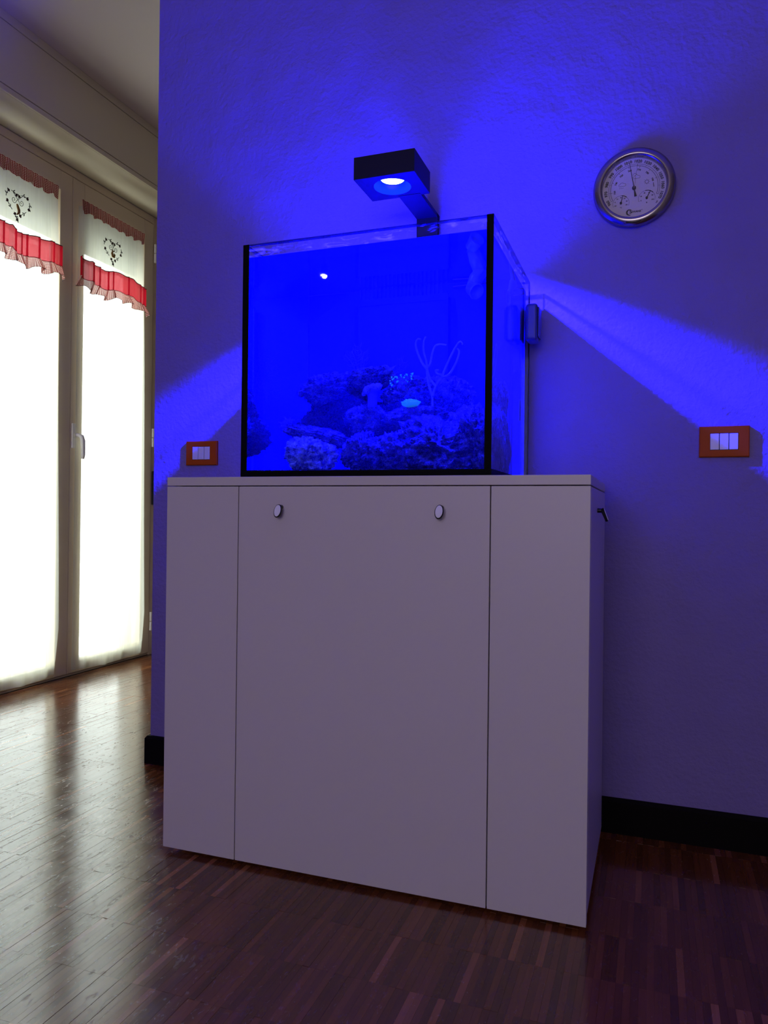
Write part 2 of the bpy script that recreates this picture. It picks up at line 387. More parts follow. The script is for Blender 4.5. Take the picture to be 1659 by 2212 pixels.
# parquet strips: sixteen centimetres long, laid in rows
near, far = [], []
x_min, x_max = XL, XR
i0 = math.floor((XL+5)/STRIP_W)+1; i1 = math.floor((XR+5)/STRIP_W)
j0 = math.floor((-2.2+STRIP_OFF)/STRIP_L); j1 = math.floor((YB-.05+STRIP_OFF)/STRIP_L)
def in_view(x, y):
    d = Vector((x, y, 0))-CAM; z = d.dot(fw)
    if z < .2: return None
    u = 829.5+F_PX*d.dot(r2)/z; v = 1106-F_PX*d.dot(u2)/z
    if not (0 < u < 1659 and v < 2205): return None
    if y > -.01 and 0 < x < 1.06 and y < YW: return None
    if y > YW: 
        return None
    return z
for j in range(j0, j1):
    for i in range(i0, i1):
        cx_, cy_ = (i+.5)*STRIP_W-5, (j+.5)*STRIP_L-STRIP_OFF
        z = in_view(cx_, cy_)
        (near.append((z, cx_, cy_)) if z else far.append((cx_, cy_)))
near.sort()
G_ = .00010
strip_me = MB().box(-STRIP_W/2+G_, STRIP_W/2-G_, -STRIP_L/2+G_, STRIP_L/2-G_, -.004, 0).mesh('plank', M_parq)
for k, (z, cx_, cy_) in enumerate(near[:300]):
    o = link('plank', strip_me, floor); o.location = (cx_, cy_, random.uniform(-.0003, .0003)); o.rotation_euler = (random.uniform(-.0006, .0006), random.uniform(-.0018, .0018), 0)
fb = MB()
for cx_, cy_ in [(a[1], a[2]) for a in near[300:]]+far:
    h = random.uniform(-.0003, .0003); q = random.uniform(-.0018, .0018)*STRIP_W/2; a, b_ = STRIP_W/2-G_, STRIP_L/2-G_
    fb.add([(cx_-a, cy_-b_, h-q), (cx_+a, cy_-b_, h+q), (cx_+a, cy_+b_, h+q), (cx_-a, cy_+b_, h-q),
            (cx_-a, cy_-b_, -.004), (cx_+a, cy_-b_, -.004), (cx_+a, cy_+b_, -.004), (cx_-a, cy_+b_, -.004)],
           [(0,1,2,3), (0,4,5,1), (1,5,6,2), (2,6,7,3), (3,7,4,0)])
tag(fb.build('plank_field', M_parq, floor, recalc=False), kind='stuff')

tag(MB().box(XL-.25, XR, YF, YB, ZC, ZC+.1).build('ceiling', M_ceil), kind='structure')
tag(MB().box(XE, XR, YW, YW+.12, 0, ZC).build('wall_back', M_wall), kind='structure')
DY0, DY1, DZ = .80, 2.20, 2.655      # glazed door opening in the window wall
wl = MB().box(XL-.25, XL, YF, DY0, 0, ZC).box(XL-.25, XL, DY1, YB, 0, ZC).box(XL-.25, XL, DY0, DY1, DZ, ZC)
tag(wl.build('wall_left', M_room), kind='structure')
tag(MB().box(XL-.25, XR, YB, YB+.1, 0, ZC).build('wall_far', M_room), kind='structure')
tag(MB().box(XR, XR+.1, YF, YB, 0, ZC).build('wall_right', M_room), kind='structure')
wf = MB().box(XL-.25, XR, YF-.1, YF, 0, .9).box(XL-.25, XR, YF-.1, YF, 2.3, ZC).box(XL-.25, 0, YF-.1, YF, .9, 2.3).box(2.0, XR, YF-.1, YF, .9, 2.3)
tag(wf.build('wall_front', M_room), kind='structure')
w1 = thing('window_1', (1.0, YF, .9), kind='structure')
MB().box(0, .06, YF-.08, YF-.02, .9, 2.3).box(1.94, 2.0, YF-.08, YF-.02, .9, 2.3).box(.06, 1.94, YF-.08, YF-.02, .9, .97).box(.06, 1.94, YF-.08, YF-.02, 2.23, 2.3).box(.97, 1.03, YF-.08, YF-.02, .97, 2.23).build('window_frame', M_frame, w1)
for x0 in (.06, 1.03): MB().box(x0, x0+.91, YF-.055, YF-.05, .97, 2.23).build('glass_pane', M_pane, w1)

MB().box(.0, 2.0, YF-.018, YF-.012, .9, 2.3).build('sky_block_blind', M_room, w1)  # unseen opaque sheet added to keep the bright sky out of the room

# skirting along the tank wall, wrapped round its free end
def skirt_prof(): return [(0, 0), (.0142, 0), (.0142, .086), (.008, .0945), (0, .0945)]
sb = MB(); pr = skirt_prof()
V = []
for p, (ox, oy) in (((XR, YW), (0, -1)), ((XE, YW), (-1, -1)), ((XE, YW+.12), (-1, 0))):
    for d_, h_ in pr: V.append((p[0]+ox*d_, p[1]+oy*d_, h_))
n = len(pr); F = []
for i in range(2):
    for k in range(n): F.append((i*n+k, i*n+(k+1) % n, (i+1)*n+(k+1) % n, (i+1)*n+k))
F += [tuple(range(n)), tuple(2*n+k for k in range(n))]
sb.add(V, F); tag(sb.build('baseboard_back', M_skirt), kind='structure')

# ------------------------------------------------------------------ glazed balcony door
LX = -1.69                            # room face of the leaves
door = thing('door_1', (XL, 1.5, 0), kind='structure')
fr = MB().box(XL-.09, XL+.006, DY0, .845, 0, DZ).box(XL-.09, XL+.006, 2.155, DY1, 0, DZ).box(XL-.09, XL+.006, .845, 2.155, 2.612, DZ).box(XL-.09, XL-.002, .845, 2.155, 0, .012)
fr.build('door_frame', M_frame, door, bevel=.003)
def leaf(y0, y1, handle):
    z0, z1, s = .015, 2.608, .085
    l = MB().box(LX-.06, LX, y0, y0+s, z0, z1).box(LX-.06, LX, y1-s, y1, z0, z1).box(LX-.06, LX, y0+s, y1-s, z0, z0+.058).box(LX-.06, LX, y0+s, y1-s, z1-.10, z1)
    o = l.build('door_leaf', M_frame, door, bevel=.003)
    MB().box(LX-.036, LX-.028, y0+s-.01, y1-s+.01, z0+.050, z1-.09).build('glass_pane', M_pane, o)
    return o
lf1 = leaf(.848, 1.4835, False); lf2 = leaf(1.4865, 2.152, True)
hd = MB().box(LX+.0005, LX+.010, 1.492, 1.522, 1.195, 1.325)
ho = hd.build('handle_plate', M_hinge, lf2, bevel=.004)
MB().tube([(LX+.010, 1.507, 1.262), (LX+.040, 1.507, 1.262), (LX+.052, 1.512, 1.255), (LX+.056, 1.516, 1.235), (LX+.057, 1.518, 1.16), (LX+.054, 1.519, 1.14)], [.011, .011, .0125, .0125, .011, .009], 12).build('handle', M_hinge, lf2, smooth=True)
for z in (2.43, 1.314, .205):
    MB().tube([(LX+.012, 2.154, z-.055), (LX+.012, 2.154, z-.002)], .0075, 12).tube([(LX+.012, 2.154, z+.002), (LX+.012, 2.154, z+.055)], .0075, 12).build('hinge', M_hinge, lf2)
for z in (2.43, 1.314, .205):
    MB().tube([(LX+.012, .846, z-.055), (LX+.012, .846, z-.002)], .0075, 12).tube([(LX+.012, .846, z+.002), (LX+.012, .846, z+.055)], .0075, 12).build('hinge', M_hinge, lf1)

# roller shutter, lowered a little way outside the glass
sh = thing('roller_shutter', (-1.80, 1.5, 2.287), 'beige roller shutter lowered a little way outside the balcony door', 'shutter')
slat_me = MB().box(-.006, .006, -.69, .69, -.0215, .0215).mesh('slat', M_slat, bevel=.004)
for k in range(8):
    o = link('slat', slat_me, sh); o.location = (-1.80, 1.5, 2.287+.0225+k*.045)
# the shutter's box under the ceiling
bx = thing('roller_shutter_box', (-1.575, .6, 2.66), 'long cream roller shutter box fixed under the ceiling above the balcony door', 'shutter box')
MB().box(XL+.001, -1.462, -1.2, 2.70, 2.66, 2.999).build('box_body', M_box, bx)
MB().box(-1.4615, -1.45, -1.2, 2.70, 2.66, 2.684).build('lower_rail', M_box, bx, bevel=.0015)
MB().box(-1.4615, -1.45, -1.2, 2.70, 2.688, 2.955).build('front_panel', M_box, bx, bevel=.0015)
MB().box(-1.4615, -1.45, -1.2, 2.70, 2.959, 2.999).build('upper_rail', M_box, bx, bevel=.0015)
# strap winder beside the door
st = thing('shutter_strap_winder', (XL+.01, 2.181, .91), 'black strap winder fixed on the balcony door jamb', 'strap winder')
MB().box(XL+.0065, XL+.026, 2.164, 2.198, .91, 1.113).build('winder_cover', M_dark, st, bevel=.003)
MB().box(XL+.0265, XL+.0278, 2.176, 2.190, 1.08, 2.658).build('strap', M_strap, st)

# ------------------------------------------------------------------ curtains
CX = -1.652
def curtain(name, ya, yb, label, phase, pepper, yh):
    t = thing(name, (CX, (ya+yb)/2, 0.02), label, 'curtain', 'voile curtains on the balcony door leaves')
    W_ = yb-ya
    def fold(y, a):
        u = (y-ya)
        return a*(.6*math.sin(u*23+phase)+.35*math.sin(u*51+1.3*phase)+.25*math.sin(u*97+2.1*phase))
    # long sheer panel
    def f(u, v):
        z = .026+v*(2.462-.026); y = ya+u*W_
        k = (1-v); y += (u-.5)*2*.068*math.sqrt(k)*(1-.45*max(0, k-.9)/.1) if u > .5 else -(.5-u)*2*.012*k
        a = .004+.010*k; wob = .006*math.sin(z*3.1+phase)*max(0, u-.5)
        zz = z + (.014*math.sin(u*PI) - .012)*max(0, 1-v*12)*-1
        return (CX-.012+fold(ya+u*W_, a), y+wob, zz)
    MB().grid(f, 120, 60, lambda u, v: (u*W_, v*2.44)).build('sheer_panel', M_sheer, t, smooth=True, recalc=False)
    def fh(u, v):
        x, y, z = f(u, v*.030+.0005); return (x-.003, y, z)
    MB().grid(fh, 120, 4, lambda u, v: (u*W_, v*.07)).build('hem', M_sheer, t, smooth=True, recalc=False)
    # top layer: sheer with the embroidered heart
    def xv(y, z): return CX+.004+fold(y, .0022)+ .006*max(0, (2.3-z)/.2)*math.sin((y-ya)*17+phase)
    e_ = lambda v: .012*(1-v)
    MB().grid(lambda u, v: (xv(ya+u*W_, 2.17+v*.29), ya+u*W_+(u-.5)*2*e_(v), 2.17+v*.29+(0 if v > .4 else wave(u, phase)*(1-v/.4))), 90, 16, lambda u, v: (u*W_, v*.29)).build('top_sheer', M_sheer, t, smooth=True, recalc=False)
    # gingham heading with gathered lower edge
    def g(u, v):
        z = 2.430+v*.062+(.006*math.sin(u*W_*95+phase)*(1-v))
        return (CX+.012+.006*math.sin(u*W_*80+phase)*(1-v)+.003*math.sin(u*W_*190), ya+u*W_, z)
    MB().grid(g, 120, 6, lambda u, v: (u*W_*1.0, v*.062)).build('gingham_heading', M_gingd, t, smooth=True, recalc=False)
    # red band
    def pleat(u): 
        s_ = u*W_*13+phase*.7+.55*math.sin(u*11+phase)+.3*math.sin(u*27); q = s_-math.floor(s_)
        return (q**3)*.016
    def rb(u, v):
        y = ya+u*W_+(u-.5)*.03; z = 2.082+v*.102+wave(u, phase)
        return (CX+.014+pleat(u)+.004*math.sin(u*40+phase), y, z)
    MB().grid(rb, 160, 8, lambda u, v: (u*W_, v*.10)).build('red_band', M_red, t, smooth=True, recalc=False)
    MB().tube([Vector(rb(i/80, 1.0))+Vector((.001, 0, 0)) for i in range(81)], .0022, 6).build('braid', M_trim, t, smooth=True)
    MB().tube([Vector(rb(i/80, 0.0))+Vector((.001, 0, 0)) for i in range(81)], .0018, 6).build('braid', M_red, t, smooth=True)
    # gingham ruffle under the band
    def rf(u, v):
        x, y, z = rb(u, 0.0); k = 1-v
        amp = .020*k*math.sin(u*W_*62+phase*2+.8*math.sin(u*19))
        return (x+amp+.006*k, y+(u-.5)*.05*k+.006*k*math.sin(u*W_*124), z-.052*k+.007*k*math.sin(u*W_*62+phase*2+1))
    MB().grid(rf, 200, 7, lambda u, v: (u*W_*1.25, v*.056)).build('gingham_ruffle', M_ging, t, smooth=True, recalc=False)
    MB().tube([Vector(rf(i/120, 0.0)) for i in range(121)], .0011, 5).build('ruffle_edging', M_trim, t, smooth=True)
    # embroidered heart wreath
    zc = 2.300
    def pt(a, b): return Vector((xv(yh+a, zc+b)+.0016, yh+a, zc+b))
    def hp(s_):
        a = 16*math.sin(s_)**3; b = 13*math.cos(s_)-5*math.cos(2*s_)-2*math.cos(3*s_)-math.cos(4*s_)
        return (a*.0043, b*.0043+.004)
    vine, leaves, flowers, motif = MB(), MB(), MB(), MB()
    NS = 26
    def lf_(a, b, ang, ln, wd, mb):
        ca, sa = math.cos(ang), math.sin(ang); P_ = []
        for q, w_ in ((0, 0), (.35, 1), (.7, .8), (1, 0)):
            P_.append((q*ln, w_*wd))
        ring = [(l, w_) for l, w_ in P_]+[(l, -w_) for l, w_ in P_[-2:0:-1]]
        pv = [pt(a+l*ca-w_*sa, b+l*sa+w_*ca) for l, w_ in ring]
        nn = len(pv); mb.add(list(pv)+[p+Vector((.0012, 0, 0)) for p in pv], [tuple(range(nn))[::-1], tuple(nn+k for k in range(nn))]+[(k, (k+1) % nn, nn+(k+1) % nn, nn+k) for k in range(nn)])
    for k in range(NS):
        s0 = .30+(2*PI-.60)*k/NS; s1 = .30+(2*PI-.60)*(k+.62)/NS
        p0, p1 = hp(s0), hp(s1); ang = math.atan2(p1[1]-p0[1], p1[0]-p0[0])
        if k % 3 == 1:
            flowers = MB()
            for q in range(5): lf_(p0[0], p0[1], q*2*PI/5+k, .0082, .0030, flowers)
            flowers.build('embroidered_flower', M_flow, t)
        else:
            vine.tube([pt(*p0), pt((p0[0]+p1[0])/2, (p0[1]+p1[1])/2), pt(*p1)], .0015, 5)
            lf_(p1[0], p1[1], ang+.75, .014, .0026, leaves); lf_(p1[0], p1[1], ang-.75, .012, .0024, leaves)
    for sg in (-1, 1):
        pts = []
        for q in range(22):
            th = q/21*2.6*PI; rr = .019*(1-q/24)
            pts.append(pt(sg*(.006+.016-rr*math.cos(th)*.75), .018-rr*math.sin(th)*.9))
        pts = [pt(sg*-.028, .052), pt(sg*-.012, .036)]+pts
        vine.tube(pts, .0012, 5)
    if pepper == 'pod':
        motif.tube([pt(-.004, .004), pt(.001, -.008), pt(.008, -.022), pt(.008, -.034), pt(-.002, -.044), pt(-.006, -.046)], [.004, .006, .0065, .006, .003, .001], 8)
    else:
        motif.tube([pt(-.006, 0), pt(-.010, -.012), pt(-.004, -.026), pt(.008, -.026), pt(.013, -.014), pt(.006, -.008)], [.004, .006, .007, .007, .005, .003], 8)
        lf_(-.004, -.002, 2.0, .016, .005, motif); lf_(0, -.002, .9, .014, .004, motif)
    vine.build('embroidered_vine', M_vine, t); leaves.build('embroidered_leaves', M_vine, t); motif.build('embroidered_motif', M_ochre, t, smooth=True)
    return t
def wave(u, phase): return .011*math.sin(u*8.5+phase)+.004*math.sin(u*21+phase*1.7)
curtain('voile_curtain', .885, 1.338, 'sheer white curtain with red band and heart wreath around an ochre pod', 0.6, 'pod', 1.088)
curtain('voile_curtain', 1.496, 2.004, 'sheer white curtain with red band and heart wreath around an ochre curl', 2.2, 'curl', 1.742)

# ------------------------------------------------------------------ cabinet
W, D, H, HB = 1.0501, .4868, .9561, .9345
S1, S2, ZB, ZS = .2097, .8387, .0114, .031
cab = thing('aquarium_cabinet', (W/2, D/2, 0), 'tall white three-panel cabinet carrying the aquarium', 'cabinet')
MB().box(0, W, 0, D, HB, H).build('cabinet_top', M_cab, cab, bevel=.0012)
MB().box(W-.018, W, .0195, D, ZS, HB-.003).build('side_panel', M_cab, cab, bevel=.0008)
MB().box(0, .018, .0195, D, ZS, HB-.003).build('side_panel', M_cab, cab, bevel=.0008)
MB().box(.018, W-.018, D-.012, D-.002, ZS, HB-.003).build('back_panel', M_cabd, cab)
MB().box(.018, W-.018, .03, D-.012, HB-.02, HB-.003).build('inner_top', M_cabd, cab)
MB().box(.018, W-.018, .06, D-.012, ZS, ZS+.018).build('inner_base', M_cabd, cab)
for x in (S1, S2): MB().box(x-.009, x+.009, .03, D-.012, ZS+.018, HB-.02).build('partition', M_cabd, cab)
for x0, x1 in ((.043, .192), (.218, .829), (.8545, 1.002)):
    MB().box(x0, x1, .0195, .06, .0085, .031).build('plinth_edge', M_cab, cab)
for x in (.05, W-.05):
    for y in (.10, D-.06): MB().lathe([(.018, 0), (.020, .004), (.014, .010), (.014, .031)], 16, (x, y, 0)).build('foot', M_cabd, cab)
def knob(parent, base, out):      # hook pull: stem leaving the panel and an oval lip hanging off it
    o = Vector(out); s = Vector((0, 0, 1)).cross(o)
    b = Vector(base)
    rim, face = MB(), MB()
    def ring(c, nrm, a, h, n=28):
        upv = Vector((0, 0, 1)); upv = (upv-nrm*upv.dot(nrm)).normalized(); sd = upv.cross(nrm)
        return [c+sd*math.cos(2*PI*k/n)*a+upv*math.sin(2*PI*k/n)*h for k in range(n)]
    nrm = (o*math.cos(.34)+Vector((0, 0, 1))*math.sin(.34)).normalized()
    c = b+o*.0165+Vector((0, 0, -.004))
    r_ = [ring(b+Vector((0, 0, .006))+o*.0002, o, .0065, .0055), ring(b+Vector((0, 0, .006))+o*.009, o, .0065, .0055), ring(c-nrm*.003, nrm, .0098, .0160), ring(c+nrm*.0015, nrm, .0105, .0170), ring(c+nrm*.0030, nrm, .0092, .0155)]
    n = 28; V = [p for q in r_ for p in q]; F = [(i*n+k, i*n+(k+1) % n, (i+1)*n+(k+1) % n, (i+1)*n+k) for i in range(len(r_)-1) for k in range(n)]
    F += [tuple(range(n))[::-1], tuple((len(r_)-1)*n+k for k in range(n))]
    rim.add(V, F); k_ = rim.build('knob', M_knob, parent, smooth=False)
    q = [ring(c+nrm*.0031, nrm, .0085, .0148), ring(c+nrm*.0040, nrm, .0076, .0137)]
    V = [p for w_ in q for p in w_]; face.add(V, [(k, (k+1) % n, n+(k+1) % n, n+k) for k in range(n)]+[tuple(range(n))[::-1], tuple(n+k for k in range(n))])
    # face lies on the knob: joined as the same pull's second colour
    me = k_.data; bm = bmesh.new(); bm.from_mesh(me); f2 = face.mesh('tmp', M_knobf); bm2n = len(bm.faces); bm.from_mesh(f2)
    bm.faces.ensure_lookup_table()
    for fc in bm.faces[bm2n:]: fc.material_index = 1
    bm.to_mesh(me); bm.free(); me.materials.append(M_knobf); bpy.data.meshes.remove(f2)
g2 = .0013
d1 = MB().box(0.0003, S1-g2, 0, .018, ZB, HB-.0022).build('door_panel', M_cab, cab, bevel=.0008)
d2 = MB().box(S1+g2, S2-g2, 0, .018, ZB, HB-.0022).build('door_panel', M_cab, cab, bevel=.0008)
d3 = MB().box(S2+g2, W-.0003, 0, .018, ZB, HB-.0022).build('door_panel', M_cab, cab, bevel=.0008)
knob(d2, (.3275, 0, .8765), (0, -1, 0)); knob(d2, (.7275, 0, .8780), (0, -1, 0))
sdoor = [o for o in cab.children if o.name.startswith('side_panel')][0]
knob(sdoor, (W, .2, .8765), (1, 0, 0))

# ------------------------------------------------------------------ aquarium tank
TX0, TX1, TY0, TY1, TZ = .2108, .8382, .0068, .5167, 1.5303
PT = .010
tank = thing('aquarium_tank', ((TX0+TX1)/2, (TY0+TY1)/2, H), 'open-topped glass aquarium with black seams standing on the white cabinet', 'aquarium')
MB().box(TX0, TX1, TY0, TY1, H+.0004, .9705).build('bottom_pane', M_black, tank)
E_ = .0035
for x0, x1, y0, y1 in ((TX0, TX1, TY0, TY0+PT), (TX0, TX1, TY1-PT, TY1), (TX0, TX0+PT, TY0+PT+.0002, TY1-PT-.0002), (TX1-PT, TX1, TY0+PT+.0002, TY1-PT-.0002)):
    gp = MB().box(x0, x1, y0, y1, .9707, TZ-E_).build('glass_pane', M_glass, tank)
    MB().box(x0, x1, y0, y1, TZ-E_+.0001, TZ).build('polished_edge', M_edge, gp)
for x0, x1 in ((TX0+.0002, TX0+.0170), (TX1-.0160, TX1-.0002)):
    MB().box(x0, x1, TY0-.0006, TY0-.0001, .9575, TZ+.0004).build('corner_seam', M_black, tank)
    MB().box(x0 if x0 < .5 else x1-.004, x0+.004 if x0 < .5 else x1, TY1+.0001, TY1+.0006, .9575, TZ).build('corner_seam', M_black, tank)
MB().box(TX0, TX0-.0005, TY0, TY0+.012, .9575, TZ).build('corner_seam', M_black, tank)
MB().box(TX0+PT+.0008, TX1-PT-.0008, .5035, .5045, .9735, 1.5016).build('back_film', M_film, tank)
MB().box(TX0+PT+.0008, TX1-PT-.0008, .0180, .5030, .9712, .9735).build('floor_sheet', M_rockd, tank)
# overflow box with its comb
ov = MB().box(.385, .645, .470, .5030, .974, 1.462).build('overflow_box', M_film, tank)
cmb = MB()
for k in range(22): cmb.box(.387+k*.0118, .387+k*.0118+.0062, .470, .474, 1.462, 1.500)
cmb.box(.385, .645, .4690, .4745, 1.452, 1.470); cmb.build('comb', M_film, ov)

wt = MB().box(TX0+PT+.0004, TX1-PT-.0004, TY0+PT+.0004, TY1-PT-.0004, .9709, WATER_Z)
water = wt.build('aquarium_water', [M_ws, M_wt])
tag(water, 'clear blue-lit sea water filling the glass aquarium', 'water')
for p in water.data.polygons:
    if p.normal.z > .9: p.material_index = 1

# return pipe and nozzle hanging in the water
rp_ = thing('return_nozzle', (.735, .36, 1.44), 'blue plastic return pipe with round nozzle at the tank water surface', 'pipe')
MB().tube([(.745, .44, 1.515), (.745, .40, 1.500), (.738, .37, 1.478), (.728, .355, 1.452)], [.017, .018, .019, .014], 16).build('pipe', M_pipe, rp_, smooth=True)
MB().lathe([(.010, 0), (.016, .003), (.019, .030), (.021, .034), (.018, .036), (.014, .020), (.004, .018)], 20).build('nozzle', M_pipe, rp_, smooth=True)
nz_ = [o for o in rp_.children if o.name.startswith('nozzle')][0]
nz_.matrix_world = Matrix.Translation((.726, .352, 1.452)) @ Vector((.55, -.6, -.45)).to_track_quat('Z', 'Y').to_matrix().to_4x4()

# algae magnet on the right hand pane
mg = thing('glass_cleaning_magnet', (.855, .46, 1.35), 'rounded dark blue cleaning magnet clipped on the aquarium side pane', 'magnet')
MB().box(TX1+.0006, .872, .430, .492, 1.347, 1.448).build('outer_block', M_mag, mg, bevel=.009, seg=4)
MB().box(.8725, .8760, .438, .484, 1.357, 1.438).build('grip_pad', M_mag, mg, bevel=.0015)
MB().box(TX1-PT-.022, TX1-PT-.0012, .432, .490, 1.350, 1.445).build('inner_block', M_mag, mg, bevel=.006, seg=3)
pb = thing('temperature_probe', (.815, .44, 1.14), 'small ridged temperature probe on a cable inside the aquarium side pane', 'probe')
MB().box(.812, .8262, .425, .447, 1.128, 1.186).build('probe_body', M_pipe, pb, bevel=.002)
rg = MB()
for k in range(6): rg.box(.8105, .8125, .4265, .4455, 1.133+k*.009, 1.137+k*.009)
rg.build('ridge', M_pipe, pb)
MB().tube([(.8225, .430, 1.187), (.8225, .424, 1.3), (.823, .424, 1.46), (.820, .470, 1.492), (.812, .497, 1.494), (.74, .499, 1.494), (.652, .499, 1.492)], .0016, 6).build('cable', M_dark, pb, smooth=True)

# ------------------------------------------------------------------ reef lamp
lamp = thing('reef_lamp', (.535, .505, 1.30), 'black square blue-light reef lamp on an arm over the aquarium', 'lamp')
HX0, HX1, HY0, HY1, HZ0, HZ1 = .424, .591, .200, .341, 1.745, 1.8035
LC = ((HX0+HX1)/2, (HY0+HY1)/2)
def square_ring(t):          # point of the square outline on the ray of angle t
    c, s_ = math.cos(t), math.sin(t); hw, hd_ = (HX1-HX0)/2, (HY1-HY0)/2
    k = min(hw/abs(c) if abs(c) > 1e-6 else 9, hd_/abs(s_) if abs(s_) > 1e-6 else 9)
    return (LC[0]+c*k, LC[1]+s_*k)
n = 96; ca = math.atan2((HY1-HY0)/2, (HX1-HX0)/2)
angs = sorted(set([round(2*PI*k/n-PI, 6) for k in range(n)]+[ca, -ca, PI-ca, ca-PI]))
n = len(angs); hm = MB(); V = []
for t_ in angs: V.append((*square_ring(t_), HZ1))
for t_ in angs: V.append((*square_ring(t_), HZ0))
for t_ in angs: V.append((LC[0]+.050*math.cos(t_), LC[1]+.050*math.sin(t_), HZ0))
F = [(i*n+k, i*n+(k+1) % n, (i+1)*n+(k+1) % n, (i+1)*n+k) for i in range(2) for k in range(n)]+[tuple(range(n))]
hm.add(V, F); head = hm.build('lamp_head', M_lampb, lamp)
rc = MB(); pr_ = [(.0499, .0), (.046, .007), (.037, .019), (.0315, .0205)]
V = []; n = 64
for r_, h_ in pr_:
    for k in range(n): V.append((LC[0]+r_*math.cos(2*PI*k/n), LC[1]+r_*math.sin(2*PI*k/n), HZ0+h_))
rc.add(V, [(i*n+k, i*n+(k+1) % n, (i+1)*n+(k+1) % n, (i+1)*n+k) for i in range(len(pr_)-1) for k in range(n)])
rc.build('reflector', M_refl, head, smooth=True, recalc=False)
MB().lathe([(.0, .0185), (.016, .0188), (.0325, .0208), (.0325, .022), (0, .022)], 48, (*LC, HZ0)).build('led_lens', M_led, head, smooth=True)
arm = MB().box(.5045, .567, .330, .512, 1.7440, 1.7560).box(.5045, .567, .5178, .5250, 1.43, 1.7560).box(.5045, .567, .500, .5250, 1.7440, 1.7560)
arm.build('lamp_arm', M_lampb, lamp)
MB().box(.5045, .567, .498, .5062, 1.506, 1.744).build('arm_upright', M_lampb, lamp)
MB().box(.500, .5715, .495, .5262, 1.531, 1.556).build('clamp', M_lampb, lamp, bevel=.002)
bm_ = spot('reef_lamp_beam', LAMP-Vector((0, 0, 0)), False, 900, 66, .22, .012); bm_.parent = lamp; bm_.matrix_parent_inverse = lamp.matrix_world.inverted()

# ------------------------------------------------------------------ barometer
BC = Vector((1.115, YW, 1.768))
bar = thing('barometer', tuple(BC), 'round steel-rimmed barometer dial hung on the plaster wall', 'barometer')
prof = [(.096, .0006), (.102, .004), (.1075, .014), (.1065, .021), (.100, .027), (.092, .030), (.0865, .030), (.0835, .026), (.083, .010), (.083, .0006)]
MB().lathe(prof, 96, tuple(BC), axis='y', closed=True).build('rim', M_steel, bar, smooth=True)
MB().lathe([(.0828, .002), (.0828, .010)], 96, tuple(BC), axis='y').build('dial', M_dial, bar)
MB().lathe([(.0832, .0240), (.0832, .0252)], 96, tuple(BC), axis='y').build('glass_pane', M_dialglass, bar)
YD = .0104
def bp(a, b, h=YD): return Vector((BC.x+a, BC.y-h, BC.z+b))
def text_mesh(mb, s, a, b, size, ang=0, h=YD+.0002):
    cu = bpy.data.curves.new('t', 'FONT'); cu.body = s; cu.size = size; cu.align_x = 'CENTER'; cu.align_y = 'CENTER'; cu.extrude = .0; cu.offset = size*.035; cu.resolution_u = 2
    o = bpy.data.objects.new('t', cu); COL.objects.link(o)
    me = o.to_mesh(); ca_, sa_ = math.cos(ang), math.sin(ang)
    V = [bp(a+v.co.x*ca_-v.co.y*sa_, b+v.co.x*sa_+v.co.y*ca_, h) for v in me.vertices]
    mb.add(V, [tuple(p.vertices) for p in me.polygons]); o.to_mesh_clear(); bpy.data.objects.remove(o); bpy.data.curves.remove(cu)
def strip(mb, pts, w, h=YD+.0002, closed=False):     # flat printed line
    P_ = [Vector((p[0], p[1])) for p in pts]; n_ = len(P_)
    L_, R_ = [], []
    for i, p in enumerate(P_):
        a_ = P_[(i-1) % n_] if closed or i > 0 else P_[0]; c_ = P_[(i+1) % n_] if closed or i < n_-1 else P_[-1]
        t_ = (c_-a_).normalized(); nn = Vector((-t_.y, t_.x))*w/2
        L_.append(bp(*(p+nn), h)); R_.append(bp(*(p-nn), h))
    mb.add(L_+R_, [(i, (i+1) % n_, n_+(i+1) % n_, n_+i) for i in range(n_ if closed else n_-1)])
def pol(r, deg, c=(0, 0)): t_ = math.radians(deg); return (c[0]+r*math.sin(t_), c[1]+r*math.cos(t_))
A0, AST = -116, 20.6
num, sca, ico = MB(), MB(), MB()
for k in range(12):
    d_ = A0+AST*k; text_mesh(num, str(960+10*k), *pol(.0735, d_), .0108, -math.radians(d_))
for k in range(7):
    d_ = -96+27.5*k; text_mesh(num, str(730+10*k), *pol(.0505, d_), .0068, -math.radians(d_)); strip(sca, [pol(.0565, d_), pol(.0615, d_)], .0008)
text_mesh(num, 'hPa', *pol(.0735, 127), .005, -math.radians(117)); text_mesh(num, 'mmHg', *pol(.0505, 86), .0045, -math.radians(86))
for r_ in (.0615, .0665): strip(sca, [pol(r_, A0+AST*11*q/80) for q in range(81)], .0008)
for d_ in (A0, A0+AST*11): strip(sca, [pol(.0615, d_), pol(.0665, d_)], .0008)
for k in range(111):
    d_ = A0+AST*k/10; strip(sca, [pol(.0615, d_), pol(.0665 if k % 10 == 0 else .0633, d_)], .0006 if k % 10 == 0 else .00035)
def cloud(cx_, cy_, s_): strip(ico, [(cx_+s_*x, cy_+s_*y) for x, y in ((-1, -.4), (-1.1, 0), (-.7, .3), (-.5, .6), (0, .8), (.4, .55), (.7, .5), (1.1, .2), (1.1, -.2), (.9, -.4))], .0007, closed=True)
cloud(-.031, .013, .0085); cloud(.006, .030, .0085)
for k in range(3): strip(ico, [(-.036+k*.004, .006), (-.038+k*.004, .003)], .0008)
strip(ico, [(.002+.005*math.cos(q*.3), .036+.005*math.sin(q*.3)) for q in range(12)], .0007)
strip(ico, [(.033+.0045*math.cos(q*PI/10), .014+.0045*math.sin(q*PI/10)) for q in range(20)], .001, closed=True)
